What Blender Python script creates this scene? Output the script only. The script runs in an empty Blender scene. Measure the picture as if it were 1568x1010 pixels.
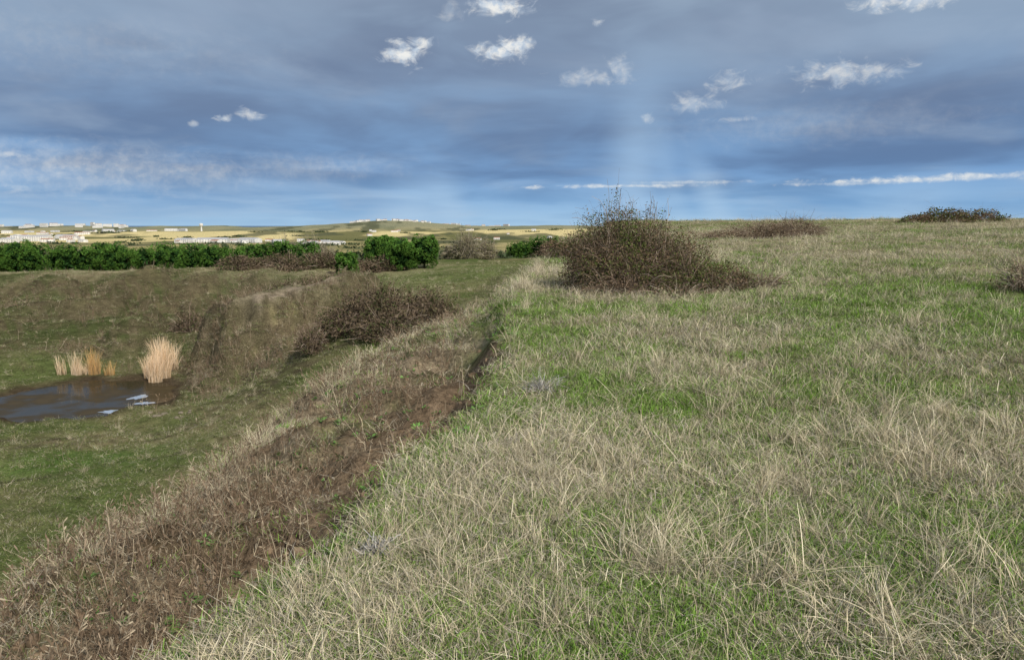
import bpy, bmesh, math, time, numpy as np
from mathutils import Vector
T0=time.time()
rng=np.random.default_rng(7)
R=math.radians
scene=bpy.context.scene
scene.view_settings.view_transform='Standard'
scene.view_settings.look='None'
scene.view_settings.exposure=0
# ------------------------------------------------------------ noise
def _h(ix,iy,s):
    h=(ix*374761393+iy*668265263+s*144269504)&0xffffffff
    h=((h^(h>>13))*1274126177)&0xffffffff
    h=(h^(h>>16))&0xffffffff
    return h/4294967295.0
def vn(x,y,s=0):
    x=np.asarray(x,float);y=np.asarray(y,float)
    ix=np.floor(x).astype(np.int64);iy=np.floor(y).astype(np.int64)
    fx=x-ix;fy=y-iy
    fx=fx*fx*(3-2*fx);fy=fy*fy*(3-2*fy)
    a=_h(ix,iy,s);b=_h(ix+1,iy,s);c=_h(ix,iy+1,s);d=_h(ix+1,iy+1,s)
    return (a*(1-fx)+b*fx)*(1-fy)+(c*(1-fx)+d*fx)*fy
def fbm(x,y,o=4,s=0):
    t=0;a=.5;n=0
    for i in range(o):
        xr=x*.8-y*.6; yr=x*.6+y*.8
        t=t+a*vn(xr,yr,s+i*17);n+=a;a*=.5;x=xr*2.03+3.1;y=yr*2.03+1.7
    return t/n
def ss(a,b,x):
    t=np.clip((x-a)/(b-a),0,1);return t*t*(3-2*t)
def seg_d(x,y,ax,ay,bx,by):
    t=np.clip(((x-ax)*(bx-ax)+(y-ay)*(by-ay))/((bx-ax)**2+(by-ay)**2),0,1)
    return np.hypot(x-ax-t*(bx-ax),y-ay-t*(by-ay))
# ------------------------------------------------------------ terrain
CY=np.array([-60,-30,0,2.95,4.1,5.95,7.7,9.25,12,17,26,45,80,160.])
CX=np.array([-14,-8,-2.1,-1.18,-.88,-.58,-.2,.02,0,0,.9,4,11,30.])
PS=np.array([-1,0,.22,.6,1.3,2.4,3.2,4,4.8,5.8,40]);PD=np.array([0,.02,.14,.54,.74,.92,1.16,1.68,2.7,4.1,44])
CP=np.array([(-17,23.6,-11),(-25,35,-11.3),(-18,41,-11.2),(-27.7,48.4,-12.3),(-36,50,-11.3),(-20.5,46,-11.2),(-29,42.5,-11.35),(-30,58,-11.2),
(-18.4,47,-10.8),(-36,59,-10.5),(-43,71.5,-8.8),(-53,88,-7.35),(-59,98,-7.1),(-74,122,-7.9),(-41,122,-7.9),(-40,85,-7.2),(-31,66,-9.8),
(-17.7,61.7,-8.2),(-19.7,57.5,-8.6),(-22.4,55.6,-8.9),(-24,54,-9.6),(-22,50.5,-10.6),(-16,49,-9.4),(-12.9,47.5,-7.6),(-7.3,44.4,-7.0),
(-29,76,-9.4),(-30,90,-7.4),(-14.8,75,-6.6),(-4.8,65,-5.4),(-6,80,-5.3),(-13.6,100,-5.7),(1.5,110,-5.3),(-26,115,-6.0),(-2,52,-5.8),
(2,140,-6.2),(-30,20,-11),(-60,40,-11.2),(-10,30,-10.3),(-62,62,-10),(-80,80,-8),(20,100,-5),(40,150,-6),(0,10,-11),(-20,0,-11),(-50,0,-11),
(-90,130,-8),(-110,100,-7.5),(-100,30,-9),(-40,-40,-11),(60,60,-5),(0,180,-8),(-90,180,-9),(-9,38,-8.6),(60,0,-9),(-48,52,-10.9),(-25,60,-9.8)],float)
def _tps(p,q):
    d2=((p[:,None,0]-q[None,:,0])**2+(p[:,None,1]-q[None,:,1])**2)+1e-9
    return .5*d2*np.log(d2)
_s=.02
Pn=CP[:,:2]*_s
n=len(CP);A=np.zeros((n+3,n+3));A[:n,:n]=_tps(Pn,Pn)+np.eye(n)*1e-4
A[:n,n]=1;A[:n,n+1:]=Pn;A[n,:n]=1;A[n+1:,:n]=Pn.T
W=np.linalg.solve(A,np.concatenate([CP[:,2],[0,0,0]]))
GX=np.linspace(-116,70,310);GY=np.linspace(-46,186,386)
_gx,_gy=np.meshgrid(GX,GY);_q=np.stack([_gx.ravel(),_gy.ravel()],1)*_s;_o=np.empty(len(_q))
for i in range(0,len(_q),30000): _o[i:i+30000]=_tps(_q[i:i+30000],Pn)@W[:n]+W[n]+_q[i:i+30000]@W[n+1:]
VG=np.clip(_o,-12.6,-4.5).reshape(_gx.shape)
def valley(x,y):
    fx=np.clip((x-GX[0])/(GX[1]-GX[0]),0,len(GX)-1.001);fy=np.clip((y-GY[0])/(GY[1]-GY[0]),0,len(GY)-1.001)
    ix=fx.astype(int);iy=fy.astype(int);fx=fx-ix;fy=fy-iy
    return (VG[iy,ix]*(1-fx)+VG[iy,ix+1]*fx)*(1-fy)+(VG[iy+1,ix]*(1-fx)+VG[iy+1,ix+1]*fx)*fy
def crest(y):
    return (np.interp(y-1,CY,CX)+np.interp(y,CY,CX)+np.interp(y+1,CY,CX))/3+(fbm(y*.6,y*0+3.3,3,5)-.5)*.6*ss(1,4,y)
MA=(-24.3,53.2);MB=(-14.5,66.5)   # spine of the eroded mound beside the pond
def H0(x,y):
    r=np.hypot(x,y);yy=np.maximum(y,0)
    top=-1.72+.030*yy*yy/(yy+12)+.018*np.clip(x,-5,90)-np.where(r>68,np.minimum(.0016*np.maximum(r-68,0)**2,.25*np.maximum(r-68,0)),0)
    top=top+(fbm(x/3.2,y/3.2,3,1)-.5)*.24*ss(1,6,r)+(fbm(x/12,y/12,2,9)-.5)*.4*ss(8,30,r)
    s=crest(y)-x
    fac=np.minimum(1+.02*np.maximum(y-6,0)+.06*np.maximum(y-16,0),2.6)
    drop=np.interp(s,PS,PD)*fac
    sm=ss(.1,.8,s)
    rough=(fbm(x*1.4,y*1.4,4,21)-.5)*.6*sm*(1-ss(6,12,s)*.5)+(fbm(x/2.5,y/2.5,2,22)-.5)*.7*ss(1.5,5,s)
    hill=top-drop+rough
    v=valley(x,y)+(fbm(x/5,y/5,4,31)-.5)*.7+(fbm(x/1.2,y/1.2,2,33)-.5)*.16
    md=seg_d(x+(fbm(x/3,y/3,3,36)-.5)*3,y+(fbm(x/3+9,y/3,3,36)-.5)*3,*MA,*MB)
    mo=1-ss(1.2,5.0,md)
    v=v+3.0*mo+(fbm(x/1.6,y/1.6,4,34)-.5)*1.3*(1-ss(5,8,md))
    bk=ss(57,64,y)*(1-ss(88,97,y))*(1-ss(-33,-26,x))
    gl=np.abs(fbm(x/5.5+.3*fbm(x/9,y/9,2,38)*6,y/16,4,37)-.5)*2
    v=v+bk*(gl*3.2-.9+(fbm(x/1.5,y/1.5,3,35)-.5)*.6)
    sh=ss(85,89,y+5*(fbm(x/9,y*0,3,39)-.5))*(1-ss(-26,-18,x))*(1-ss(98,112,y));v=v+sh*1.1
    rf=np.interp(r,[0,150,300,700,1500,2500,4000,6000,9000,12000,20000],[-8,-8,-16,-34,-42,-42,-46,-50,-58,-90,-120])
    far=rf+(fbm(x/700,y/700,4,41)-.5)*26*ss(500,1500,r)*(1-ss(7000,9500,r))
    hw=1-ss(300,1500,x-.02*y)
    far=far+np.exp(-((y-3300-.1*x)/500)**2)*22*(.5+fbm(x/500,y*0,2,44))*hw
    far=far+np.exp(-((y-5400)/700)**2)*(40+30*(fbm(x/400,y*0+7,4,45)-.5))*hw*ss(-5200,-3300,x)
    far=far+38*np.exp(-((y-5400)/500)**2)*np.exp(-((x+860)/430)**2)
    w=ss(140,260,r)
    v=v*(1-w)+far*w
    k=.45
    h=np.maximum(hill,v)+k*np.exp(-np.abs(hill-v)/k)*.5*(r<300)
    return h,hill-v
PC=(-29.2,49.6)
def pond_d(x,y):
    return np.sqrt(((x-PC[0])/6.3)**2+((y-PC[1])/5.6)**2)+(fbm(x/2.5,y/2.5,3,51)-.5)*.7
WATER=-11.62
def H(x,y,full=False):
    x=np.asarray(x,float);y=np.asarray(y,float)
    h,hv=H0(x,y)
    p=pond_d(x,y);near=(1-ss(1.2,2.0,p))*(np.hypot(x-PC[0],y-PC[1])<20)
    tgt=WATER-.5+.65*ss(.55,1.2,p)
    h=np.where(near>0,h*(1-near)+np.minimum(tgt,h+2)*near,h)
    return (h,hv) if full else h
def gz(x,y): return float(H(np.array([x]),np.array([y]))[0])
def C(r,g,b): return np.array([r,g,b],float)
def mix(a,b,t): return a*(1-t[...,None])+b*t[...,None]
def dryness(x,y):
    return np.clip(.27+.60*ss(8,30,y)+(fbm(x/1.5+5,y/1.5,4,61)-.5)*2.2+(fbm(x/9,y/7,2,62)-.5)*1.2,0,1)
MOUNDROAD=(-20.5,57.5,-16.2,64.5)
def gcolor(x,y,z,hv,slope):
    r=np.hypot(x,y);s=crest(y)-x
    one=np.ones(x.shape+(1,))
    dr=dryness(x,y)
    col=mix(one*C(.10,.14,.035),one*C(.27,.235,.14),dr)
    n1=fbm(x/.4,y/.4,4,71)
    dirt=ss(.0,.2,s)*(1-ss(1.2,2.3,s+(n1-.5)*1.6))*(1-ss(10.5,13,y))
    dirt=np.maximum(dirt,ss(.44,.56,fbm(x/1.1,y/1.1,3,77))*ss(1,2,s)*(1-ss(5,7,s))*(1-ss(13,19,y))*.9)
    sl=ss(.5,1.4,s)*(1-ss(22,34,y))
    col=mix(col,mix(one*C(.22,.175,.115),one*C(.10,.12,.045),ss(.45,.7,fbm(x/1.1,y/1.1,3,72))),sl)
    col=mix(col,one*C(.175,.125,.08)*(.5+.95*n1[...,None]),dirt)
    n2=fbm(x/7,y/7,4,73);n3=fbm(x/2,y/2,3,74)
    vc=mix(one*C(.095,.12,.04),one*C(.21,.18,.095),np.clip(ss(.35,.7,n2)+(n3-.5)*1.3,0,1))
    bank=ss(56,62,y)*(1-ss(92,100,y))*(1-ss(-26,-16,x))
    vc=mix(vc,mix(one*C(.062,.075,.028),one*C(.13,.11,.06),ss(.4,.65,fbm(x/3,y/8,4,75))),bank*.9)
    rim=np.exp(-((y-97+.05*x+5*(n2-.5))/8)**2)*(1-ss(-14,0,x))*ss(.3,.55,n3)
    vc=mix(vc,one*C(.36,.31,.19),rim*.85)
    for (ax,ay,bx,by,w) in [(-34,33.5,-17,39.5,.25),(-34,35.5,-16,41.5,.25),(-16,41.5,-10,45,.3),(-30,29,-15,34,.25)]:
        d=seg_d(x+(fbm(x/4,y/4,2,3)-.5)*1.5,y+(fbm(x/5,y/5,2,4)-.5)*2,ax,ay,bx,by)
        vc=mix(vc,one*C(.085,.07,.045),(1-ss(w*.6,w*1.8,d))*.85)
    gb=np.exp(-(seg_d(x,y,-32,31,-18,35)/2)**2)
    vc=mix(vc,one*C(.09,.17,.035),gb*.6)
    md=seg_d(x+(n3-.5)*3,y,*MA,*MB)
    vc=mix(vc,mix(one*C(.27,.225,.15),one*C(.14,.13,.07),ss(.4,.62,fbm(x/1.3,y/1.3,3,79))),(1-ss(1.8,3.8,md))*.85)
    rd=seg_d(x+(n3-.5)*1.2,y,*MOUNDROAD)
    vc=mix(vc,one*C(.34,.27,.20),(1-ss(.5,1.5,rd))*.75)
    steep=ss(.28,.62,slope)*(y>28)*(y<100)
    vc=mix(vc,mix(one*C(.075,.068,.036),one*C(.14,.11,.07),n3),steep*.85)
    fld=np.exp(-(((x+4)/13)**2+((y-84)/16)**2))
    vc=mix(vc,one*C(.12,.17,.05),fld*ss(.3,.6,n2)*.9)
    pth=seg_d(x+(n3-.5)*1,y,-3.2,52,2,95)
    vc=mix(vc,one*C(.11,.10,.06),(1-ss(.5,1.3,pth))*.6)
    pd=pond_d(x,y)
    vc=mix(vc,one*C(.075,.055,.035),(1-ss(1.0,1.4,pd)))
    f1=fbm(x/260,y/500,3,81);f2=vn(np.floor(x/180+vn(x/300,y/300,8)*2),np.floor(y/330),82)
    fc=mix(one*C(.16,.16,.07),one*C(.50,.41,.20),np.clip(ss(.3,.62,f1)*.75+(f2-.5)*.6,0,1))
    fc=mix(fc,one*C(.72,.60,.30),ss(1500,2600,y)*(1-ss(4000,4900,y))*ss(.33,.5,f1)*.85)  # sunlit strip of far fields: the stronger light is put into the colour
    fc=mix(fc,one*C(.24,.25,.17),ss(4400,5000,y)*.75)  # far hills shifted greyer, mild aerial haze painted into the ground colour
    fc=mix(fc,one*C(.09,.10,.06),ss(.56,.64,fbm(x/120,y/350,3,84))*.8)
    vc=mix(vc,fc,ss(135,220,r))
    hm=ss(-.5,1.0,hv)*(r<170)
    return mix(vc,col,hm)
def mkmesh(name,V,F,col=None,mat=None,smooth=False,link=True):
    V=np.asarray(V,np.float32).reshape(-1,3);F=np.asarray(F,np.int32)
    me=bpy.data.meshes.new(name);k=F.shape[1]
    me.vertices.add(len(V));me.vertices.foreach_set('co',V.ravel())
    me.loops.add(F.size);me.loops.foreach_set('vertex_index',F.ravel())
    me.polygons.add(len(F));me.polygons.foreach_set('loop_start',np.arange(0,F.size,k,dtype=np.int32))
    if smooth: me.polygons.foreach_set('use_smooth',np.ones(len(F),bool))
    me.update(calc_edges=True)
    if col is not None:
        ca=me.color_attributes.new('Col','FLOAT_COLOR','POINT')
        cc=np.ones((len(V),4),np.float32);cc[:,:3]=col;ca.data.foreach_set('color',cc.ravel())
    if mat: me.materials.append(mat)
    ob=bpy.data.objects.new(name,me)
    if link: scene.collection.objects.link(ob)
    return ob
# ------------------------------------------------------------ materials
def nt(m): m.use_nodes=True;t=m.node_tree;t.nodes.clear();return t
def N(t,ty,**k):
    n=t.nodes.new(ty)
    for a,b in k.items(): setattr(n,a,b)
    return n
def mat_ground():
    m=bpy.data.materials.new('ground_soil_grass');t=nt(m);L=t.links.new
    o=N(t,'ShaderNodeOutputMaterial');b=N(t,'ShaderNodeBsdfDiffuse')
    a=N(t,'ShaderNodeAttribute',attribute_name='Col');g=N(t,'ShaderNodeNewGeometry')
    n1=N(t,'ShaderNodeTexNoise');n1.inputs['Scale'].default_value=9;n1.inputs['Detail'].default_value=4;n1.inputs['Roughness'].default_value=.75
    n2=N(t,'ShaderNodeTexNoise');n2.inputs['Scale'].default_value=1.3;n2.inputs['Detail'].default_value=3;n2.inputs['Roughness'].default_value=.7
    L(g.outputs['Position'],n1.inputs['Vector']);L(g.outputs['Position'],n2.inputs['Vector'])
    r1=N(t,'ShaderNodeMapRange');r1.inputs[1].default_value=.3;r1.inputs[2].default_value=.7;r1.inputs[3].default_value=.4;r1.inputs[4].default_value=1.55
    L(n1.outputs[0],r1.inputs[0])
    r2=N(t,'ShaderNodeMapRange');r2.inputs[1].default_value=.3;r2.inputs[2].default_value=.7;r2.inputs[3].default_value=.65;r2.inputs[4].default_value=1.35
    L(n2.outputs[0],r2.inputs[0])
    mm=N(t,'ShaderNodeMath',operation='MULTIPLY');L(r1.outputs[0],mm.inputs[0]);L(r2.outputs[0],mm.inputs[1])
    vm=N(t,'ShaderNodeVectorMath',operation='SCALE');L(a.outputs['Color'],vm.inputs[0]);L(mm.outputs[0],vm.inputs['Scale'])
    L(vm.outputs[0],b.inputs['Color'])
    bp=N(t,'ShaderNodeBump');bp.inputs['Strength'].default_value=1;bp.inputs['Distance'].default_value=.07
    L(n1.outputs[0],bp.inputs['Height']);L(bp.outputs[0],b.inputs['Normal'])
    L(b.outputs[0],o.inputs[0]);return m
def mat_veg(name,var):
    m=bpy.data.materials.new(name);t=nt(m);L=t.links.new
    o=N(t,'ShaderNodeOutputMaterial');b=N(t,'ShaderNodeBsdfDiffuse')
    a=N(t,'ShaderNodeAttribute',attribute_name='Col')
    if var:
        oi=N(t,'ShaderNodeObjectInfo');r=N(t,'ShaderNodeMapRange');r.inputs[3].default_value=1-var;r.inputs[4].default_value=1+var
        L(oi.outputs['Random'],r.inputs[0])
        vm=N(t,'ShaderNodeVectorMath',operation='SCALE');L(a.outputs['Color'],vm.inputs[0]);L(r.outputs[0],vm.inputs['Scale'])
        L(vm.outputs[0],b.inputs['Color'])
    else: L(a.outputs['Color'],b.inputs['Color'])
    L(b.outputs[0],o.inputs[0]);return m
M_g=mat_ground();M_v=mat_veg('grass_blades',.3);M_l=mat_veg('foliage',0);M_tw=M_l
# ------------------------------------------------------------ ground sheet
nr=560
rr=np.concatenate([[.02,.3],.6*np.exp(np.linspace(0,math.log(14000/.6),nr))])
th=np.radians(np.concatenate([np.linspace(-44,44,760),np.linspace(44,316,90)[1:-1]]))
TH,RR=np.meshgrid(th,rr)
X=RR*np.sin(TH);Y=RR*np.cos(TH)
Z,HV=H(X,Y,True)
SL=np.hypot(H(X+.6,Y)-Z,H(X,Y+.6)-Z)/.6
Cc=gcolor(X,Y,Z,HV,SL)
na=len(th);i=np.arange(len(rr)-1)[:,None]*na;j=np.arange(na)[None,:];j2=(j+1)%na
F=np.stack([i+j,i+j2,i+na+j2,i+na+j],-1).reshape(-1,4)[:,::-1]
mkmesh('ground_terrain',np.stack([X,Y,Z],-1),F,Cc.reshape(-1,3),M_g,True)
# ------------------------------------------------------------ helpers
def ribbons(P,Wd,side,col):
    Nn,K,_=P.shape
    V=np.stack([P-side[:,None,:]*Wd[...,None]/2,P+side[:,None,:]*Wd[...,None]/2],2)
    c=np.repeat(col[:,:,None,:],2,2)
    b=(np.arange(Nn)*K*2)[:,None]+(np.arange(K-1)*2)[None,:]
    F=np.stack([b,b+1,b+3,b+2],-1).reshape(-1,4)
    return V.reshape(-1,3),F,c.reshape(-1,3)
def quads(Cn,a,b,col):
    V=np.stack([Cn-a,Cn-b*.6,Cn+a,Cn+b*.6],1)
    return V.reshape(-1,3),np.arange(len(Cn)*4).reshape(-1,4),np.repeat(col,4,0)
def join(parts):
    Vs=[];Fs=[];Cs=[];o=0
    for v,f,c in parts:
        Vs.append(v);Fs.append(f+o);Cs.append(c);o+=len(v)
    return np.concatenate(Vs),np.concatenate(Fs),np.concatenate(Cs)
def unit(v): return v/np.maximum(np.linalg.norm(v,axis=-1,keepdims=True),1e-9)
def blades(nb,rad,h,hv,w,lean,cols,K=4):
    g=rng
    a=g.random(nb)*2*np.pi;q=np.sqrt(g.random(nb))*rad
    base=np.stack([q*np.cos(a),q*np.sin(a),-0.02*np.ones(nb)],1)
    hh=h*(1-hv+2*hv*g.random(nb))
    ld=g.random(nb)*6.283;ln=np.abs(g.normal(lean,lean*.6,nb))
    t=np.linspace(0,1,K)[None,:]
    P=np.zeros((nb,K,3))
    bend=ln[:,None]*hh[:,None]*(t**1.6)
    P[...,0]=base[:,0,None]+bend*np.cos(ld)[:,None]
    P[...,1]=base[:,1,None]+bend*np.sin(ld)[:,None]
    P[...,2]=base[:,2,None]+hh[:,None]*t*(1-.25*ln[:,None].clip(0,2)*t)
    sa=g.random(nb)*np.pi;side=np.stack([np.cos(sa),np.sin(sa),0*sa],1)
    Wd=w*(1-.75*t)*(.7+.6*g.random(nb))[:,None]
    cols=np.array(cols,float);ci=g.integers(0,len(cols),nb)
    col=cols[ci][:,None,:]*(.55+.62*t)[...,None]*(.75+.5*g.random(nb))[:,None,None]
    return ribbons(P,Wd,side,col)
def template(coll,name,parts,mat):
    v,f,c=join(parts);ob=mkmesh(name,v,f,c,mat,False,link=False);coll.objects.link(ob)
def coll(name): return bpy.data.collections.new(name)
GREEN=[(.16,.30,.045),(.20,.35,.055),(.23,.36,.09),(.14,.24,.05)]
OLIVE=[(.26,.31,.11),(.32,.34,.16),(.20,.25,.08)]
STRAW=[(.70,.61,.43),(.59,.51,.34),(.80,.72,.53),(.45,.38,.26)]
GREY=[(.45,.41,.33),(.33,.29,.22),(.54,.49,.40)]
cT=coll('turf_tufts')
for k in range(5):
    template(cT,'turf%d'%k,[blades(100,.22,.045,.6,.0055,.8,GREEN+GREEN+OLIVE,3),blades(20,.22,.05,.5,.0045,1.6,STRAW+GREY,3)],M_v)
cD=coll('dry_tufts')
for k in range(5):
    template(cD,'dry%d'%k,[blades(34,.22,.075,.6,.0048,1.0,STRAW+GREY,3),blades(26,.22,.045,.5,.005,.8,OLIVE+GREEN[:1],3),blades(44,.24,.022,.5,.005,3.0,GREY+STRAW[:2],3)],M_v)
VO=[(.14,.20,.06),(.19,.22,.08),(.24,.24,.11),(.13,.16,.05)]
cV=coll('valley_tufts')
for k in range(4):
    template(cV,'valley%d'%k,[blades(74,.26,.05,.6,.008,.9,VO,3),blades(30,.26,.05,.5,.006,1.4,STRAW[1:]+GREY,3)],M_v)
cL=coll('long_tufts')
for k in range(5):
    template(cL,'long%d'%k,[blades(36,.08,.24,.5,.0045,.7,STRAW,5),blades(16,.09,.12,.5,.0045,1.0,STRAW+GREY,4)],M_v)
cS=coll('sparse_stalks')
for k in range(4):
    template(cS,'sparse%d'%k,[blades(9,.16,.18,.5,.004,.5,STRAW,4),blades(9,.18,.08,.5,.004,1.4,STRAW,3)],M_v)
def stalkweed(nst,h,cols,g=rng):
    K=4;P=[];Wd=[];sd=[];cl=[];cols=np.array(cols)
    for i in range(nst):
        a=g.random()*6.28;ln=g.random()*.45;hh=h*(.5+.7*g.random());c=cols[g.integers(len(cols))]
        b=np.array([g.normal(0,.06),g.normal(0,.06),-.03]);d=np.array([math.cos(a)*ln,math.sin(a)*ln,1]);d/=np.linalg.norm(d)
        pts=np.array([b+d*hh*t+np.array([0,0,-.15*hh*t*t*ln])+g.normal(0,.006,3) for t in np.linspace(0,1,K)])
        P.append(pts);Wd.append(np.linspace(.007,.003,K));sd.append([math.cos(a),math.sin(a),0]);cl.append([c]*K)
        for j in range(g.integers(4,9)):
            t=.35+.65*g.random();p0=b+d*hh*t;dd=g.normal(0,1,3);dd[2]=abs(dd[2])+.4;dd/=np.linalg.norm(dd);l=hh*(.08+.18*g.random())
            P.append(np.array([p0+dd*l*q for q in np.linspace(0,1,K)]));Wd.append(np.array([.003,.003,.012,.006]));sd.append(unit(g.normal(0,1,3)));cl.append([c*.85]*K)
    return ribbons(np.array(P),np.array(Wd),np.array(sd),np.array(cl,float))
BROWN=[(.24,.175,.12),(.33,.255,.18),(.19,.135,.09),(.42,.35,.25)]
cW=coll('dead_weed_clumps')
for k in range(5):
    template(cW,'weed%d'%k,[stalkweed(3,.32,BROWN),blades(24,.16,.07,.6,.005,1.2,BROWN+GREY[:2]+STRAW[1:2],3)],M_v)
cB=coll('broadleaf_clumps')
for k in range(3):
    nb=12;a=rng.random(nb)*6.28;q=.02+.05*rng.random(nb);z=.01+.03*rng.random(nb)
    c=np.stack([q*np.cos(a),q*np.sin(a),z],1);d=unit(np.stack([np.cos(a),np.sin(a),.4+0*a],1));s=np.stack([-np.sin(a),np.cos(a),rng.normal(0,.3,nb)],1)
    L_=(.014+.014*rng.random(nb))[:,None]
    template(cB,'leaf%d'%k,[quads(c,d*L_,s*L_*.8,np.array([(.12,.22,.06)])*(.6+.8*rng.random((nb,1))))],M_v)
cC=coll('clod_shapes')
for k in range(4):
    bm=bmesh.new();bmesh.ops.create_icosphere(bm,subdivisions=2,radius=.04)
    for v_ in bm.verts:
        q=v_.co*30;v_.co*=1+.9*(float(vn(np.array([q.x+k*5]),np.array([q.y+q.z*1.7]),3)[0])-.5);v_.co.z*=.7
    me=bpy.data.meshes.new('clod%d'%k);bm.to_mesh(me);bm.free()
    ca=me.color_attributes.new('Col','FLOAT_COLOR','POINT');ca.data.foreach_set('color',np.tile([.19,.138,.09,1],len(me.vertices)))
    me.materials.append(M_v);cC.objects.link(bpy.data.objects.new('clod%d'%k,me))
def scatter(name,x,y,rot,scl,collection,sink=0.):
    x=np.asarray(x,float);y=np.asarray(y,float);z=H(x,y)-sink
    me=bpy.data.meshes.new(name);n=len(x);me.vertices.add(n)
    me.vertices.foreach_set('co',np.stack([x,y,z],1).astype(np.float32).ravel())
    a=me.attributes.new('rot','FLOAT_VECTOR','POINT');a.data.foreach_set('vector',np.asarray(rot,np.float32).ravel())
    a=me.attributes.new('scl','FLOAT','POINT');a.data.foreach_set('value',np.asarray(scl,np.float32))
    ob=bpy.data.objects.new(name,me);scene.collection.objects.link(ob)
    ng=bpy.data.node_groups.new(name+'_scatter','GeometryNodeTree')
    ng.interface.new_socket('Geometry',in_out='INPUT',socket_type='NodeSocketGeometry')
    ng.interface.new_socket('Geometry',in_out='OUTPUT',socket_type='NodeSocketGeometry')
    I=ng.nodes.new('NodeGroupInput');O=ng.nodes.new('NodeGroupOutput')
    ip=ng.nodes.new('GeometryNodeInstanceOnPoints');ci=ng.nodes.new('GeometryNodeCollectionInfo')
    ci.inputs['Collection'].default_value=collection;ci.inputs['Separate Children'].default_value=True;ci.inputs['Reset Children'].default_value=True
    na1=ng.nodes.new('GeometryNodeInputNamedAttribute');na1.data_type='FLOAT_VECTOR';na1.inputs['Name'].default_value='rot'
    na2=ng.nodes.new('GeometryNodeInputNamedAttribute');na2.data_type='FLOAT';na2.inputs['Name'].default_value='scl'
    rv=ng.nodes.new('FunctionNodeRandomValue');rv.data_type='INT'
    for s_ in rv.inputs:
        if s_.enabled and s_.name=='Min': s_.default_value=0
        if s_.enabled and s_.name=='Max': s_.default_value=len(collection.objects)-1
    ro=[s_ for s_ in rv.outputs if s_.enabled][0]
    L=ng.links.new
    L(I.outputs[0],ip.inputs['Points']);L(ci.outputs[0],ip.inputs['Instance']);ip.inputs['Pick Instance'].default_value=True
    L(ro,ip.inputs['Instance Index']);L(na1.outputs[0],ip.inputs['Rotation']);L(na2.outputs[0],ip.inputs['Scale'])
    L(ip.outputs[0],O.inputs[0])
    md=ob.modifiers.new('scatter','NODES');md.node_group=ng
    return ob
def rots(n,t=.12): return np.stack([rng.normal(0,t,n),rng.normal(0,t,n),rng.random(n)*6.283],1)
def polar(n,r0,r1,az=48):
    u=rng.random(n);r=r0*np.exp(u*math.log(r1/r0));a=np.radians(rng.uniform(-az,az,n));return r*np.sin(a),r*np.cos(a),r
def P2(px,py):
    a=(px-784)/1132;b=(505-py)/1132
    d=np.array([a,.990+.140*b,-.140+.990*b]);tt=1.2*np.exp(np.linspace(0,math.log(120),2500))
    z=H(d[0]*tt,d[1]*tt);k=np.argmax(d[2]*tt<z);return d*tt[k]
# grass on the hill
x,y,r=polar(27000,1.7,80)
s=crest(y)-x;dr=dryness(x,y)
scarp=(s>.02)&(s<2.0)&(y<13)
keep=(s<4.5)&(rng.random(len(x))<np.where(scarp,.03,np.where(s>0,np.where(y<14,.16,.5),1)))
x,y,r,dr,s=[q[keep] for q in (x,y,r,dr,s)]
isdry=rng.random(len(x))<np.clip(dr*.95+.02,0,1)
sc=(.8+.55*rng.random(len(x)))*np.clip((r/6)**.42,.9,2.9)
g=~isdry
scatter('green_grass',x[g],y[g],rots(g.sum()),sc[g],cT)
scatter('dry_grass',x[isdry],y[isdry],rots(isdry.sum()),sc[isdry],cD)
x,y,r=polar(12000,2.0,75)
s=crest(y)-x
pt=fbm(x/1.3+9,y/1.3,3,91)
keep=(s<-.05)&(rng.random(len(x))<.14+.7*ss(.47,.6,pt))
x,y,r=x[keep],y[keep],r[keep]
scatter('sparse_straw_stalks',x,y,rots(len(x),.25),(.5+.6*rng.random(len(x)))*np.clip((r/8)**.35,.8,2.0),cS)
x,y,r=polar(13000,2.6,75)
s=crest(y)-x
pt=fbm(x/1.6+29,y/1.6,3,93)
edge=np.exp(-((s-.0)/.35)**2)*ss(9,18,y)+np.exp(-((s-3.5)/.9)**2)*ss(4,10,y)*.8
keep=(s<4.8)&(rng.random(len(x))<ss(.55,.67,pt)*.5*(.2+.8*ss(4,14,r))*(s<.1)+.008+.7*edge)&~((s>.0)&(s<2.0)&(y<13))
x,y,r=x[keep],y[keep],r[keep]
scatter('long_dry_grass',x,y,rots(len(x),.25),(.5+.6*rng.random(len(x)))*np.clip((r/8)**.3,.8,1.9),cL)
bx=[];by=[]
for (px,py,wd,cnt) in [(1075,850,.20,11),(1210,900,.25,6),(1430,640,.5,18),(1210,680,.35,10),(1000,590,.6,12),(1330,970,.2,5),(960,870,.2,4),(1500,680,.5,14),(1190,740,.3,5),(1500,880,.25,8),(1180,620,.4,7),(1370,700,.3,6),(1000,460,1.2,16),(1120,450,1.0,14),(900,470,.8,10)]:
    p=P2(px,py)
    bx+=list(p[0]+rng.normal(0,wd,cnt));by+=list(p[1]+rng.normal(0,wd*.7,cnt))
scatter('straw_grass_clumps',bx,by,rots(len(bx),.4),.65+.45*rng.random(len(bx)),cL)
x,y,r=polar(24000,2,45)
s=crest(y)-x
keep=(s>.5)&(s<6.5)&(y<30)&(rng.random(len(x))<.85*ss(.36,.56,fbm(x/.8,y/.8,3,95))*ss(.5,1.6,s)+.06)
x1,y1,r1=x[keep],y[keep],r[keep]
scatter('dead_weeds',x1,y1,rots(len(x1),.3),(.4+.85*rng.random(len(x1)))*np.clip((r1/8)**.3,.75,1.6),cW)
x,y,r=polar(22000,2,40)
s=crest(y)-x
keep=(s>-.15)&(s<4)&(rng.random(len(x))<.2*ss(.50,.62,fbm(x/.7+3,y/.7,3,96))+.02)
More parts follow.
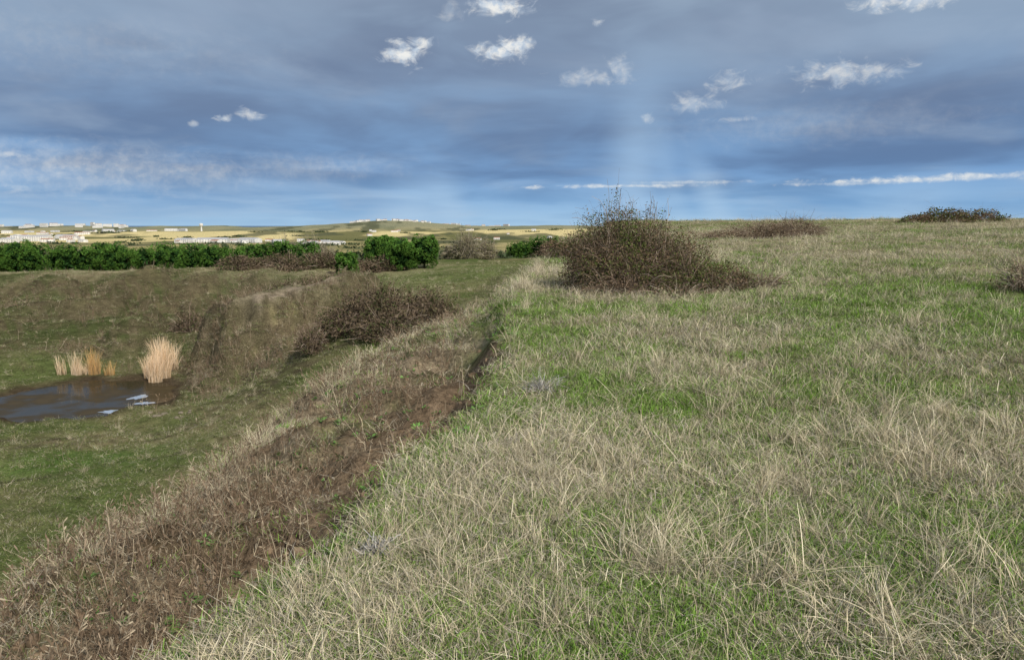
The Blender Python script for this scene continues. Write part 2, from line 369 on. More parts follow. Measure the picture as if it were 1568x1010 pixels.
x1,y1,r1=x[keep],y[keep],r[keep]
scatter('broadleaf_weeds',x1,y1,rots(len(x1),.25),(.6+.7*rng.random(len(x1)))*np.clip((r1/6)**.3,.8,1.5),cB)
x,y,r=polar(18000,2,16)
s=crest(y)-x
keep=(s>.1)&(s<4.5)&(rng.random(len(x))<.5*ss(.4,.6,fbm(x/.6+8,y/.6,3,97))*(1-.6*ss(1.5,3,s)))
x1,y1=x[keep],y[keep]
scatter('earth_clods',x1,y1,rots(len(x1),1.0),.25+1.2*rng.random(len(x1))**2.5,cC)
# valley tufts
x=rng.uniform(-72,8,30000);y=rng.uniform(18,108,30000);s=crest(y)-x;r=np.hypot(x,y)
az=np.degrees(np.arctan2(x,y));pd=pond_d(x,y)
keep=(s>5)&(az>-44)&(pd>1.2)&(rng.random(len(x))<np.clip(45/r-.2,.1,1))&(seg_d(x,y,*MOUNDROAD)>1.5)
x,y,r=x[keep],y[keep],r[keep]
scatter('valley_grass',x,y,rots(len(x)),1.4+1.3*rng.random(len(x)),cV)
k=rng.random(len(x))<.07
scatter('valley_long_grass',x[k],y[k],rots(k.sum()),.8+.9*rng.random(k.sum()),cL)
# weeds on the mound and gullied bank
x=np.concatenate([rng.normal(-20,5.5,2600),rng.uniform(-62,-28,1800)]);y=np.concatenate([rng.normal(56,6,2600),rng.uniform(58,95,1800)])
k=(pond_d(x,y)>1.3)&(seg_d(x,y,*MOUNDROAD)>1.3)&(fbm(x/2.2,y/2.2,3,98)>.47)&(np.hypot(x,y)>38)
x,y=x[k],y[k]
scatter('mound_weeds',x,y,rots(len(x),.3),1.4+2.2*rng.random(len(x))**2,cW)
# ------------------------------------------------------------ brambles
def bramble(domes,leafcols,stemcols,leafsz,nst,nlf,tw=.012,over=1.15,lo=.03):
    parts=[];tot=sum(d[5] for d in domes)
    leafcols=np.array(leafcols,float);stemcols=np.array(stemcols,float)
    for (cx,cy,rx,ry,h,sh) in domes:
        f=sh/tot;ns=int(nst*f);nl=int(nlf*f);cz=gz(cx,cy);sd_=int(abs(cx*7))%90+3
        def surf(nn):
            a=rng.random(nn)*6.283;e=np.arcsin(lo+(1-lo)*rng.random(nn)**.9)
            d=np.stack([np.cos(a)*np.cos(e),np.sin(a)*np.cos(e),np.sin(e)],1)
            m=.6+.75*fbm(a*2.2+cx,e*4.5+cy,4,sd_)
            return d*m[:,None]
        if ns:
            d=surf(ns);tip=d*np.array([rx,ry,h])*(over*(.75+.45*rng.random(ns)))[:,None]
            b=d*np.array([rx,ry,0])*.25+rng.normal(0,.12,(ns,3))*np.array([rx,ry,0])
            K=6;t=np.linspace(0,1,K)[None,:,None]
            mid=(b+tip)/2+np.array([0,0,.35])*h+rng.normal(0,.14,(ns,3))*np.array([rx,ry,h])
            P=b[:,None]*(1-t)**2+2*mid[:,None]*t*(1-t)+tip[:,None]*t**2
            P[:,:,2]=np.maximum(P[:,:,2],0)
            P+=np.array([cx,cy,cz-.05])+rng.normal(0,.012,P.shape)*h
            c=stemcols[rng.integers(0,len(stemcols),ns)][:,None,:]*np.ones((1,K,1))
            parts.append(ribbons(P,np.ones((ns,K))*tw*np.linspace(1.3,.5,K)[None,:]*(.6+.8*rng.random((ns,1))),unit(rng.normal(0,1,(ns,3))),c))
        if nl:
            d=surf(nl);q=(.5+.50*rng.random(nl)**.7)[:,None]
            p=d*q*np.array([rx,ry,h])+np.array([cx,cy,cz])
            a=unit(rng.normal(0,1,(nl,3)))*leafsz*(.5+.8*rng.random((nl,1)));b=unit(rng.normal(0,1,(nl,3)))*leafsz*(.5+.7*rng.random((nl,1)))
            patch=fbm(p[:,0]/(rx*.35)+cx,p[:,2]/(h*.35)+p[:,1]/(ry*.4),3,66)
            ci=np.clip((patch*1.5-.25+rng.normal(0,.22,nl))*len(leafcols),0,len(leafcols)-1).astype(int)
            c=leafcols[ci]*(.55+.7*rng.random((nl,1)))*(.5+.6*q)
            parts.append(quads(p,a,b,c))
    return join(parts)
LB=[(.09,.13,.03),(.11,.13,.04),(.13,.095,.055),(.17,.12,.075),(.21,.15,.10)]
SB=[(.20,.145,.105),(.27,.20,.15),(.14,.10,.075),(.36,.29,.23)]
def addb(name,*a,**k):
    v,f,c=bramble(*a,**k);return mkmesh(name,v,f,c,M_l)
addb('bramble_bush',[(2.25,16.3,.95,.9,2.0,3.2),(2.95,16.4,1.0,1.0,1.75,3),(3.7,16.2,.85,.9,1.3,1.8),(1.65,16.6,.7,.8,1.25,1.4),(2.5,15.6,1.3,.7,1.0,1.8),(4.45,15.7,.8,.7,.65,1.0)],LB,SB,.026,2800,42000,tw=.010,over=1.0)
addb('bramble_bush',[(2.7,28,1.1,1.2,1.05,1),(1.7,29,.8,.9,.7,.6)],LB,SB,.05,400,3500)
SB2=SB+[(.42,.36,.29)];LD=LB[2:]+[(.30,.24,.16),(.36,.30,.2)]
addb('scrub_thicket',[(13.2,39,2.2,1.5,.85,2),(15,39.5,1.7,1.3,1.05,1.5),(11.0,38,1.4,1.2,.4,.8)],LD,SB,.045,1600,7000,over=1.25)
addb('scrub_thicket',[(33,57,2.4,2,1.1,2),(36,57.5,2,1.8,1.0,1.5),(30.8,56.5,1.6,1.5,.6,.9)],LB,SB,.09,600,5000,over=1.2)
addb('scrub_thicket',[(10.1,14.4,.6,.7,.6,1),(10.8,14.2,.7,.8,.65,1)],LD,SB2,.025,500,2000,over=1.3)
addb('scrub_thicket',[(4.9,15.6,.5,.5,.4,1),(5.4,15.9,.6,.5,.35,1),(3.4,14.9,.6,.5,.3,.6)],LD,SB2,.025,500,1200,over=1.4)
LV=[(.085,.10,.04),(.11,.09,.05),(.14,.105,.07),(.17,.13,.09)]
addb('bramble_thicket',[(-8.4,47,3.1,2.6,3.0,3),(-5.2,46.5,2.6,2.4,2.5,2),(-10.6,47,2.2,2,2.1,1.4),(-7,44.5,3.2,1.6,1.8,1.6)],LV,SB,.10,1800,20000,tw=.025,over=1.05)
addb('bramble_thicket',[(-12.4,45.5,1.2,1.6,1.5,1),(-13.3,48,1.0,1.4,1.0,1)],LV,SB,.08,500,3000,tw=.03)
hd=[(-36+19*t+rng.normal(0,.8),99-3*t+rng.normal(0,1.5),2.4+rng.random(),2.0,1.2+.9*rng.random(),1) for t in np.linspace(0,1,11)]
addb('hedge_thicket',hd,LV,SB,.16,1300,14000,tw=.05)
hd=[(-30-4.5*t+13*t*t+rng.normal(0,.6),68+19*t,1.9,1.5,1.2+.9*rng.random(),1) for t in np.linspace(0,1,12)]
addb('hedge_thicket',hd,LV,SB,.12,1300,11000,tw=.04)
# ------------------------------------------------------------ pines
def pine(cx,cy,h,w,nl,fat=1.):
    cz=gz(cx,cy);parts=[];K=4;P=[];Wd=[];sd=[];cl=[]
    for s_ in ((1,0,0),(0,1,0),(.7,.7,0)):
        P.append(np.array([[cx,cy,cz-.1+h*.6*q] for q in np.linspace(0,1,K)]));Wd.append(np.linspace(.26,.12,K));sd.append(s_);cl.append([(.09,.06,.045)]*K)
    for i in range(7):
        a=rng.random()*6.28;z0=h*(.15+.4*rng.random());e=np.array([math.cos(a)*w*.4,math.sin(a)*w*.4,h*.25])
        P.append(np.array([[cx,cy,cz+z0]+e*q for q in np.linspace(0,1,K)]));Wd.append(np.linspace(.1,.04,K));sd.append(unit(rng.normal(0,1,3)));cl.append([(.09,.06,.045)]*K)
    parts.append(ribbons(np.array(P),np.array(Wd),np.array(sd,float),np.array(cl,float)))
    m=nl//6;d=unit(rng.normal(0,1,(m,3)));p=np.array([cx,cy,cz+h*.5])+d*np.array([w*.36,w*.36,h*.40])*rng.random((m,1))**.4
    parts.append(quads(p,unit(rng.normal(0,1,(m,3)))*.42,unit(rng.normal(0,1,(m,3)))*.42,np.ones((m,1))*np.array([[.02,.05,.013]])))
    nb=36
    for i in range(nb):
        a=rng.random()*6.283;e=(i+rng.random())/nb;zz=.08+.82*e
        prof=math.sqrt(max(0,1-(abs(zz-.45)/.56)**2.4))
        q=w*.5*prof*(.70+.14*rng.random());rad=w*.14*(.75+.4*rng.random())
        c=np.array([cx+q*math.cos(a),cy+q*math.sin(a),cz+h*zz])
        m=nl//nb;d=unit(rng.normal(0,1,(m,3))+np.array([math.cos(a),math.sin(a),.4])*.5);p=c+d*rad*(.7+.35*rng.random((m,1)))
        L_=.10+.11*rng.random((m,1));aa=unit(d+rng.normal(0,.7,(m,3)))*L_;bb=unit(rng.normal(0,1,(m,3)))*L_*.7
        br=(.65+.5*rng.random((m,1)))*(.8+.4*rng.random())*(.5+.65*min(1,zz+.15))  # lower foliage darker: crown shading put into the leaf colour
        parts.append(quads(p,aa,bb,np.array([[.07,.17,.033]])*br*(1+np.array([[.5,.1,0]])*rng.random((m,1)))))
    return join(parts)
pr=[]
for (r0,yb,n_) in ((0,117,25),(1,123,24)):
    for i in range(n_):
        xx=-90+(90-35)*(i+.5*r0)/n_*1.04+rng.normal(0,.4);k_=.82+.32*rng.random()
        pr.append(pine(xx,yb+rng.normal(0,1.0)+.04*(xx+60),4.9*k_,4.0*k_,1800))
v,f,c=join(pr);mkmesh('pine_tree_row',v,f,c,M_l)
pr=[]
for i in range(14):
    k_=.8+.35*rng.random();pr.append(pine(-3+i*1.7+rng.normal(0,.4)-(6 if i<2 else 0),142-.6*i+rng.normal(0,1.5),3.9*k_*(1 if i>3 else .75),3.7*k_,1200))
v,f,c=join(pr);mkmesh('pine_tree_row',v,f,c,M_l)
for (px,yb,h,w) in ((532,92,3.2,2.9),(578,106,4.2,3.4),(597,112,4.3,3.3),(616,96,4.2,3.7),(650,97.5,4.4,3.9)):
    v,f,c=pine((px-784)/1132*yb,yb,h,w,5200);mkmesh('pine_tree',v,f,c,M_l)
SBR=[(.30,.26,.20),(.38,.33,.24),(.24,.21,.16)]
v,f,c=bramble([(-40,132,3,2.5,5.6,1),(-36,134,3,2.5,5.2,1),(-33,131,2.5,2,4.0,1)],[(.19,.18,.09),(.24,.21,.12),(.27,.22,.14)],SBR,.16,1600,6000,tw=.06);mkmesh('bare_tree',v,f,c,M_l)
v,f,c=bramble([(-7.5,125,3,2.5,4.4,1),(-4.5,128,2.2,2.5,3.4,1),(-10,127,2,2,2.8,1)],[(.17,.17,.08),(.22,.2,.11),(.27,.22,.14)],SBR,.16,1400,5000,tw=.06);mkmesh('bare_tree',v,f,c,M_l)
parts=[]
for i in range(420):
    yy=250*math.exp(rng.random()*math.log(14));xx=rng.uniform(-.75,.16)*yy
    if fbm(np.array([xx/200]),np.array([yy/300]),2,7)[0]<.45: continue
    zz=gz(xx,yy);m=60;w=rng.uniform(6,22)*(1+yy/2500);h=rng.uniform(3,6)
    p=np.stack([xx+rng.normal(0,w*.4,m),yy+rng.normal(0,4,m),zz+h*rng.random(m)**1.3],1)
    sz=1.6+yy/1200
    parts.append(quads(p,unit(rng.normal(0,1,(m,3)))*sz,unit(rng.normal(0,1,(m,3)))*sz,np.array([[.06,.08,.04]])*(.6+.9*rng.random((m,1)))))
v,f,c=join(parts);mkmesh('distant_trees',v,f,c,M_l)
# ------------------------------------------------------------ reeds
def reeds(px,py,w,h,nb,cols,lean=.22):
    p=P2(px,py);v,f,c=blades(nb,w,h,.55,.026,lean,cols,6);v=v*np.array([1,.7,1])+np.array([p[0],p[1],gz(p[0],p[1])]);return v,f,c
RC=[(.60,.43,.27),(.70,.54,.37),(.48,.34,.20),(.76,.62,.45)]
v,f,c=join([reeds(238,585,.5,1.6,520,RC),reeds(252,578,.5,2.1,560,RC),reeds(228,578,.4,1.2,220,RC),reeds(266,565,.4,1.5,200,RC),reeds(245,565,.6,1.9,300,RC)]);mkmesh('reed_clump',v,f,c,M_v)
RO=[(.50,.28,.10),(.55,.36,.16),(.46,.32,.17)]
v,f,c=join([reeds(118,574,.4,1.3,160,RC),reeds(145,573,.5,1.5,240,RO),reeds(95,573,.35,1.1,90,RC),reeds(168,574,.4,.8,80,RO),reeds(130,572,.9,.6,220,RC)]);mkmesh('reed_clump',v,f,c,M_v)
for (px,py,sc_) in ((830,598,.24),(578,848,.10)):
    p=P2(px,py);z=gz(p[0],p[1])
    ns=220;K=5;d=unit(np.concatenate([rng.normal(0,1,(ns,2)),np.abs(rng.normal(.45,.35,(ns,1)))],1));t_=np.linspace(0,1,K)[None,:,None]
    Pp=d[:,None]*t_*sc_*(.4+.8*rng.random((ns,1,1)))+rng.normal(0,.022,(ns,K,3))*t_+np.array([p[0],p[1],z])
    v,f,c=ribbons(Pp,np.ones((ns,K))*.005,unit(rng.normal(0,1,(ns,3))),np.ones((ns,K,3))*np.array([.5,.48,.45])*(.5+.7*rng.random((ns,1,1))))
    mkmesh('dead_shrub',v,f,c,M_tw)
# ------------------------------------------------------------ pond
M_w=bpy.data.materials.new('pond_water');t=nt(M_w);L=t.links.new
o=N(t,'ShaderNodeOutputMaterial');b=N(t,'ShaderNodeBsdfDiffuse');gl=N(t,'ShaderNodeBsdfGlossy');g=N(t,'ShaderNodeNewGeometry')
nz=N(t,'ShaderNodeTexNoise');nz.inputs['Scale'].default_value=.55;nz.inputs['Detail'].default_value=4;L(g.outputs['Position'],nz.inputs['Vector'])
cr=N(t,'ShaderNodeValToRGB');cr.color_ramp.elements[0].position=.35;cr.color_ramp.elements[0].color=(.032,.026,.014,1);cr.color_ramp.elements[1].position=.7;cr.color_ramp.elements[1].color=(.08,.06,.032,1)
L(nz.outputs[0],cr.inputs[0]);L(cr.outputs[0],b.inputs['Color'])
rg=N(t,'ShaderNodeMapRange');rg.inputs[1].default_value=.4;rg.inputs[2].default_value=.6;rg.inputs[3].default_value=.22;rg.inputs[4].default_value=.04;L(nz.outputs[0],rg.inputs[0])
n2=N(t,'ShaderNodeTexNoise');n2.inputs['Scale'].default_value=6;bp=N(t,'ShaderNodeBump');bp.inputs['Strength'].default_value=.08;bp.inputs['Distance'].default_value=.03
gl.inputs['Roughness'].default_value=.06;mw=N(t,'ShaderNodeMixShader')
L(g.outputs['Position'],n2.inputs['Vector']);L(n2.outputs[0],bp.inputs['Height']);L(bp.outputs[0],gl.inputs['Normal']);L(rg.outputs[0],mw.inputs[0]);L(b.outputs[0],mw.inputs[1]);L(gl.outputs[0],mw.inputs[2]);L(mw.outputs[0],o.inputs[0])
gx,gy=np.meshgrid(np.linspace(-42,-16,60),np.linspace(38,62,60));V=np.stack([gx,gy,gx*0+WATER],-1).reshape(-1,3)
ii=np.arange(59)[:,None]*60+np.arange(59)[None,:];Fq=np.stack([ii,ii+1,ii+61,ii+60],-1).reshape(-1,4)
cen=V[Fq].mean(1);kk=pond_d(cen[:,0],cen[:,1])<1.5;mkmesh('pond_water',V,Fq[kk],None,M_w,True)
M_s=bpy.data.materials.new('painted_sky_glare');t=nt(M_s);o=N(t,'ShaderNodeOutputMaterial');b=N(t,'ShaderNodeBsdfPrincipled')
nz=N(t,'ShaderNodeTexNoise');nz.inputs['Scale'].default_value=2.5;cr=N(t,'ShaderNodeValToRGB');cr.color_ramp.elements[0].color=(.35,.42,.52,1);cr.color_ramp.elements[1].color=(.62,.7,.8,1)  # pale blue-white base colour paints bright sky reflection onto the pond
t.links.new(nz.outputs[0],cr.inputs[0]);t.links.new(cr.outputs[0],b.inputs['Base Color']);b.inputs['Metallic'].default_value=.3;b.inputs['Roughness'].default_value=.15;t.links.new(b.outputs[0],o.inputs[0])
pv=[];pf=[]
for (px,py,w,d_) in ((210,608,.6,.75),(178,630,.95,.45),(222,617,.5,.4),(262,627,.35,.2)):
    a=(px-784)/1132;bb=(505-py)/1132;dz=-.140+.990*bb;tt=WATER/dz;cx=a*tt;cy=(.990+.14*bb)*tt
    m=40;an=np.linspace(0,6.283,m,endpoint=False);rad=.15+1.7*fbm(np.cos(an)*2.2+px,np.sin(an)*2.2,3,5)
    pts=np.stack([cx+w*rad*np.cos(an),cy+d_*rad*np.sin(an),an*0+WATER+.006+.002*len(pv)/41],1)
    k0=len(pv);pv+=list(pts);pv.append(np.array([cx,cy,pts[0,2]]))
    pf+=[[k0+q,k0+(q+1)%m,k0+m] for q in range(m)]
mkmesh('painted_sky_glare',np.array(pv),np.array(pf),None,M_s)  # flat patches carrying the painted sky glare, just above the water
bm=bmesh.new()
for i in range(26):
    p=P2(rng.uniform(20,110) if i<16 else rng.uniform(230,300),rng.uniform(627,640));z=gz(p[0],p[1])
    q=bmesh.ops.create_icosphere(bm,subdivisions=2,radius=rng.uniform(.06,.22))['verts']
    for v_ in q:
        k_=1+.35*(float(vn(np.array([v_.co.x*9+i]),np.array([v_.co.y*9+v_.co.z*7]),3)[0])-.5);v_.co*=k_;v_.co.z*=.55;v_.co+=Vector((p[0],p[1],z+.03))
me=bpy.data.meshes.new('pond_stones');bm.to_mesh(me);bm.free();ms=bpy.data.materials.new('stone');t=nt(ms);o=N(t,'ShaderNodeOutputMaterial');b=N(t,'ShaderNodeBsdfDiffuse');nz=N(t,'ShaderNodeTexNoise');nz.inputs['Scale'].default_value=5
cr=N(t,'ShaderNodeValToRGB');cr.color_ramp.elements[0].color=(.12,.1,.07,1);cr.color_ramp.elements[1].color=(.30,.26,.2,1);t.links.new(nz.outputs[0],cr.inputs[0]);t.links.new(cr.outputs[0],b.inputs['Color']);t.links.new(b.outputs[0],o.inputs[0]);me.materials.append(ms)
scene.collection.objects.link(bpy.data.objects.new('pond_stones',me))
# ------------------------------------------------------------ sea
M_sea=bpy.data.materials.new('sea_water');t=nt(M_sea);o=N(t,'ShaderNodeOutputMaterial');b=N(t,'ShaderNodeBsdfPrincipled');b.inputs['Roughness'].default_value=.35
nz=N(t,'ShaderNodeTexNoise');nz.inputs['Scale'].default_value=.0006;g=N(t,'ShaderNodeNewGeometry');t.links.new(g.outputs['Position'],nz.inputs['Vector'])
cr=N(t,'ShaderNodeValToRGB');cr.color_ramp.elements[0].color=(.03,.10,.22,1);cr.color_ramp.elements[1].color=(.05,.15,.30,1);t.links.new(nz.outputs[0],cr.inputs[0]);t.links.new(cr.outputs[0],b.inputs['Base Color']);t.links.new(b.outputs[0],o.inputs[0])
mkmesh('sea',[(-90000,6800,-62),(90000,6800,-62),(90000,90000,-62),(-90000,90000,-62)],[[0,1,2,3]],None,M_sea)
# ------------------------------------------------------------ buildings
def bmat(name,c,sc=.2):
    m=bpy.data.materials.new(name);t=nt(m);o=N(t,'ShaderNodeOutputMaterial');b=N(t,'ShaderNodeBsdfDiffuse')
    nz=N(t,'ShaderNodeTexNoise');nz.inputs['Scale'].default_value=sc;g=N(t,'ShaderNodeNewGeometry');t.links.new(g.outputs['Position'],nz.inputs['Vector'])
    cr=N(t,'ShaderNodeValToRGB');cr.color_ramp.elements[0].position=.3;cr.color_ramp.elements[0].color=(c[0]*.75,c[1]*.75,c[2]*.75,1);cr.color_ramp.elements[1].position=.7;cr.color_ramp.elements[1].color=(*c,1)
    t.links.new(nz.outputs[0],cr.inputs[0]);t.links.new(cr.outputs[0],b.inputs['Color']);t.links.new(b.outputs[0],o.inputs[0]);return m
Mwall=bmat('white_render',(.82,.80,.76));Mroof=bmat('roof_sheet',(.5,.5,.52));Mwin=bmat('dark_glass',(.05,.06,.08));Mtile=bmat('roof_tile',(.42,.2,.13))
def bld(bm,x,y,z,w,d,h,ang,mi=(0,1,2)):
    ca,sa=math.cos(ang),math.sin(ang)
    def T(u,v_,q): return bm.verts.new((x+u*ca-v_*sa,y+u*sa+v_*ca,z+q))
    W2,D2=w/2,d/2;rh=min(w,d)*.12+.5
    b0=[T(-W2,-D2,-3),T(W2,-D2,-3),T(W2,D2,-3),T(-W2,D2,-3)];t0=[T(-W2,-D2,h),T(W2,-D2,h),T(W2,D2,h),T(-W2,D2,h)]
    r0=[T(-W2,0,h+rh),T(W2,0,h+rh)]
    for i in range(4): f=bm.faces.new((b0[i],b0[(i+1)%4],t0[(i+1)%4],t0[i]));f.material_index=mi[0]
    f=bm.faces.new((t0[1],t0[2],r0[1]));f.material_index=mi[0];f=bm.faces.new((t0[3],t0[0],r0[0]));f.material_index=mi[0]
    for q in ((t0[0],t0[1],r0[1],r0[0]),(t0[2],t0[3],r0[0],r0[1])): f=bm.faces.new(q);f.material_index=mi[1]
    nf=max(1,int(h/3.2));nw=max(2,int(w/6))
    for k in range(nf):
        for j in range(nw):
            u=-W2+w*(j+.5)/nw;q=h*(k+.35)/nf
            f=bm.faces.new((T(u-1,-D2-.08,q),T(u+1,-D2-.08,q),T(u+1,-D2-.08,q+1.4),T(u-1,-D2-.08,q+1.4)));f.material_index=mi[2]
def fin(bm,name,mats):
    me=bpy.data.meshes.new(name);bm.to_mesh(me);bm.free()
    for m in mats: me.materials.append(m)
    ob=bpy.data.objects.new(name,me);scene.collection.objects.link(ob);return ob
for (px,y_,w,d,h) in ((62,2100,75,30,13),(20,2000,40,25,9),(108,2300,60,30,9),(330,1750,70,30,8),(385,1700,50,25,8),(430,1760,30,20,7),(290,1850,55,25,8),(510,1600,35,20,6)):
    x_=(px-784)/1132*y_;bm=bmesh.new();bld(bm,x_,y_,gz(x_,y_),w,d,h,rng.normal(0,.25));fin(bm,'warehouse',(Mwall,Mroof,Mwin))
bm=bmesh.new()
def sprink(n,px0,px1,y0,y1,w0,w1,h0,h1):
    for i in range(n):
        y_=rng.uniform(y0,y1);x_=(rng.uniform(px0,px1)-784)/1132*y_
        bld(bm,x_,y_,gz(x_,y_),rng.uniform(w0,w1),rng.uniform(9,18),rng.uniform(h0,h1),rng.normal(0,.5),(0,1 if rng.random()<.6 else 3,2))
sprink(40,-60,140,1900,3200,10,40,5,10);sprink(30,270,530,1600,2100,10,35,4,7);sprink(40,540,660,5250,5500,14,30,7,14);sprink(70,630,790,5600,6400,25,60,10,22)
sprink(50,140,300,3300,4200,20,55,7,14);sprink(30,-50,200,5000,6000,30,70,10,25);sprink(14,560,860,2400,3400,10,25,5,7)
fin(bm,'distant_town',(Mwall,Mroof,Mwin,Mtile))
x_,y_=(313-784)/1132*3600,3600;z_=gz(x_,y_)
bm=bmesh.new()
prof=[(4,-3),(3.4,12),(3.2,26),(8,31),(9,36),(8.6,40),(1,43)]
rings=[[bm.verts.new((x_+q*math.cos(a),y_+q*math.sin(a),z_+h)) for a in np.linspace(0,6.283,16,endpoint=False)] for q,h in prof]
for k in range(len(prof)-1):
    for j in range(16): bm.faces.new((rings[k][j],rings[k][(j+1)%16],rings[k+1][(j+1)%16],rings[k+1][j]))
bm.faces.new(rings[-1]);fin(bm,'water_tower',(Mwall,))
# ------------------------------------------------------------ light
sd=Vector((.46,-.68,.57)).normalized()
sun=bpy.data.lights.new('sun','SUN');sun.energy=3.9;sun.angle=R(4);sun.color=(1,.94,.84)
so=bpy.data.objects.new('sun',sun);scene.collection.objects.link(so);so.rotation_euler=sd.to_track_quat('Z','Y').to_euler()
# ------------------------------------------------------------ sky
w=bpy.data.worlds.new('World');scene.world=w;w.use_nodes=True;t=w.node_tree;t.nodes.clear();L=t.links.new
def M(op,a,b=None,c=None,cl=False):
    n=N(t,'ShaderNodeMath',operation=op);n.use_clamp=cl
    for k,v_ in enumerate((a,b,c)):
        if v_ is None: continue
        if isinstance(v_,(int,float)): n.inputs[k].default_value=v_
        else: L(v_,n.inputs[k])
    return n.outputs[0]
def MR(v_,a,b,c=0,d=1):
    n=N(t,'ShaderNodeMapRange');n.interpolation_type='SMOOTHSTEP';L(v_,n.inputs[0])
    for k,q in zip((1,2,3,4),(a,b,c,d)): n.inputs[k].default_value=q
    return n.outputs[0]
def MX(f,a,b):
    n=N(t,'ShaderNodeMix',data_type='RGBA')
    if isinstance(f,(int,float)): n.inputs[0].default_value=f
    else: L(f,n.inputs[0])
    for k,v_ in ((6,a),(7,b)):
        if isinstance(v_,tuple): n.inputs[k].default_value=(*v_,1)
        else: L(v_,n.inputs[k])
    return n.outputs[2]
def XYZ(a,b,c=0.):
    n=N(t,'ShaderNodeCombineXYZ')
    for k,v_ in enumerate((a,b,c)):
        if isinstance(v_,(int,float)): n.inputs[k].default_value=v_
        else: L(v_,n.inputs[k])
    return n.outputs[0]
def NZ(v_,sc,det=5,ro=.55,dist=0):
    n=N(t,'ShaderNodeTexNoise');n.inputs['Scale'].default_value=sc;n.inputs['Detail'].default_value=det;n.inputs['Roughness'].default_value=ro;n.inputs['Distortion'].default_value=dist
    L(v_,n.inputs['Vector']);return n.outputs[0]
def RAMP(v_,st):
    n=N(t,'ShaderNodeValToRGB');e=n.color_ramp.elements
    while len(e)<len(st): e.new(.5)
    for q,(p,c) in zip(e,st): q.position=p;q.color=(*c,1)
    L(v_,n.inputs[0]);return n.outputs[0]
tc=N(t,'ShaderNodeTexCoord')
def BASE():
    sx=N(t,'ShaderNodeSeparateXYZ');L(tc.outputs['Generated'],sx.inputs[0]);x_,y_,z_=sx.outputs
    az=M('MULTIPLY',M('ARCTAN2',x_,y_),57.2958);el=M('MULTIPLY',M('ARCSINE',z_),57.2958)
    e40=M('DIVIDE',el,40.,cl=True)
    A_=RAMP(e40,[(0,(.42,.64,.86)),(.03,(.29,.51,.79)),(.09,(.18,.36,.66)),(.18,(.18,.31,.53)),(.3,(.27,.37,.52)),(.42,(.31,.40,.52)),(1,(.50,.54,.60))])
    B_=RAMP(e40,[(0,(.34,.55,.79)),(.04,(.16,.35,.64)),(.1,(.095,.19,.39)),(.2,(.13,.195,.34)),(.3,(.165,.22,.34)),(.42,(.20,.26,.37)),(1,(.36,.40,.46))])
    return x_,y_,z_,az,el,A_,B_
x_,y_,z_,az,el,A_,B_=BASE()
colc=MX(.5,A_,B_)
x2,y2,z2,az,el,A_,B_=BASE()
zc=M('ADD',M('MAXIMUM',z2,0.0),.09)
pl=XYZ(M('DIVIDE',x2,zc),M('DIVIDE',y2,zc),0.)
big=NZ(pl,.6,5,.5,.3)
st_=NZ(XYZ(M('MULTIPLY',az,.065),M('MULTIPLY',el,.2),0.),1.2,4,.55,.4)
fade=M('MULTIPLY',MR(el,17,23,1,0),MR(M('ABSOLUTE',az),42,49,1,0))
mfac=MR(M('ADD',M('MULTIPLY',big,.6),M('MULTIPLY',st_,.4)),.38,.60)
mfac=M('ADD',M('MULTIPLY',M('SUBTRACT',mfac,.5),fade),.5)
col=MX(mfac,A_,B_)
lite=M('MULTIPLY',M('MULTIPLY',MR(M('ADD',M('MULTIPLY',big,-.5),M('MULTIPLY',st_,.8)),.12,.36),.38),fade)
col=MX(lite,col,(.42,.53,.68))
def ang(px,py):
    a=(px-784)/1132;b=(505-py)/1132;d=Vector((a,.990+.140*b,-.140+.990*b)).normalized();return math.degrees(math.atan2(d.x,d.y)),math.degrees(math.asin(d.z))
shs=None
for (px,tilt,wd,e0,e1,br) in ((965,.06,3.2,3,15,.45),(1110,-.5,1.8,1,7,.42),(1040,-.2,1.3,2,9,.22),(620,.45,4.5,0,5.5,.6),(700,-.3,2.0,0,5,.35),(1380,.4,4,0,5,.35)):
    a0,_=ang(px,330)
    q=M('ABSOLUTE',M('SUBTRACT',M('ADD',az,M('MULTIPLY',el,-tilt)),a0))
    m_=M('MULTIPLY',M('MULTIPLY',MR(q,0,wd,1,0),MR(el,e0,e1,1,0)),br)
    shs=m_ if shs is None else M('ADD',shs,m_)
col=MX(shs,col,(.45,.64,.86))
fb=NZ(XYZ(az,M('MULTIPLY',el,1.6),0.),.75,6,.62,.6)
vec=XYZ(az,el,0.)
mask=None
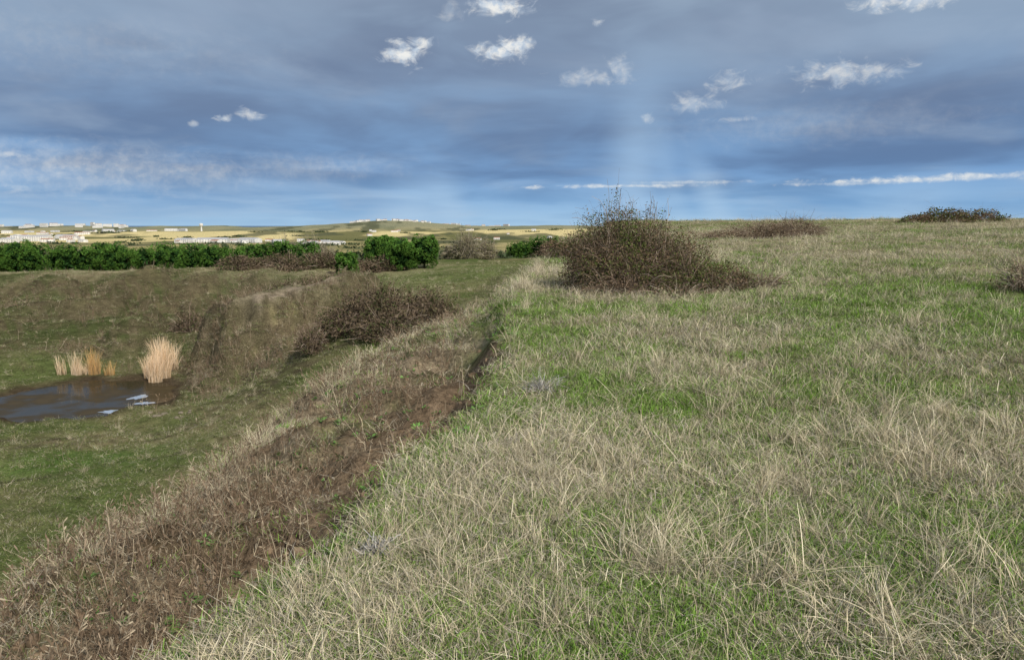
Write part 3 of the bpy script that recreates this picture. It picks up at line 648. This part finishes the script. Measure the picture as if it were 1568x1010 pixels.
for (px,py,wp,hp,br) in [(620,80,46,24,1),(640,66,30,14,.9),(765,80,54,20,1),(792,68,36,18,1),(765,8,66,22,1),(905,118,70,16,.42),(948,105,24,26,.42),(1060,160,46,20,.45),(1117,125,44,18,.5),(1275,112,66,24,.62),(1340,108,60,18,.5),(1385,3,80,14,.9),
  (345,181,18,9,.8),(382,175,24,11,.6),(992,182,12,10,.4),(1130,183,50,7,.35),(915,34,14,7,.55),(690,18,24,20,.3),(298,190,9,6,.4),(930,285,170,4.5,.75),(1060,279,130,4,.4),(1390,275,170,6,.8),(1500,269,110,6,.75),(1290,281,120,4,.5),(15,237,60,7,.5),(810,287,20,3.5,.5),(30,286,40,8,.3),(110,258,300,50,.45),(260,262,220,30,.38),(480,255,200,28,.25),(1250,190,300,40,.16),(60,60,420,60,.12)]:
    a0,e0=ang(px,py);wd=wp/1132*57.3*.95;hd_=hp/1132*57.3*.95
    s1=N(t,'ShaderNodeVectorMath',operation='MULTIPLY_ADD');L(vec,s1.inputs[0]);s1.inputs[1].default_value=(1/wd,1/hd_,0);s1.inputs[2].default_value=(-a0/wd,-e0/hd_,0)
    s3=N(t,'ShaderNodeVectorMath',operation='LENGTH');L(s1.outputs[0],s3.inputs[0])
    big_=wp>=200
    q=M('SUBTRACT',M('MULTIPLY',fb,1.2 if big_ else 2.6),M('ADD',s3.outputs['Value'],-.2 if big_ else .55))
    m_=MR(q,-.2,1.1 if big_ else .8,0,br)
    mask=m_ if mask is None else M('MAXIMUM',mask,m_)
shade=MR(NZ(vec,1.6,3,.6),.35,.65)
col=MX(mask,col,MX(shade,(.58,.67,.78),(.93,.92,.88)))
inb=M('MULTIPLY',M('MULTIPLY',M('LESS_THAN',M('ABSOLUTE',M('SUBTRACT',z_,.18)),.22),M('GREATER_THAN',y_,0.)),M('LESS_THAN',M('ABSOLUTE',M('DIVIDE',x_,M('MAXIMUM',y_,.001))),1.17))
bga=N(t,'ShaderNodeBackground');L(colc,bga.inputs[0])
bgb=N(t,'ShaderNodeBackground');L(col,bgb.inputs[0])
mb=N(t,'ShaderNodeMixShader');L(inb,mb.inputs[0]);L(bga.outputs[0],mb.inputs[1]);L(bgb.outputs[0],mb.inputs[2])
sky=N(t,'ShaderNodeTexSky',sky_type='NISHITA');sky.sun_disc=False;sky.sun_elevation=math.asin(sd.z);sky.sun_rotation=math.atan2(sd.x,sd.y);sky.altitude=60
bg1=N(t,'ShaderNodeBackground');L(sky.outputs[0],bg1.inputs[0]);bg1.inputs[1].default_value=.08
ms_=N(t,'ShaderNodeMixShader');ms_.inputs[0].default_value=.9;L(bg1.outputs[0],ms_.inputs[1]);L(mb.outputs[0],ms_.inputs[2])
wo=N(t,'ShaderNodeOutputWorld');L(ms_.outputs[0],wo.inputs[0])
# ------------------------------------------------------------ camera
cam=bpy.data.cameras.new('camera');cam.lens=26;cam.sensor_width=36;cam.clip_start=.05;cam.clip_end=200000
co=bpy.data.objects.new('camera',cam);scene.collection.objects.link(co);co.location=(0,0,0);co.rotation_euler=(R(90-8.04),0,0)
scene.camera=co
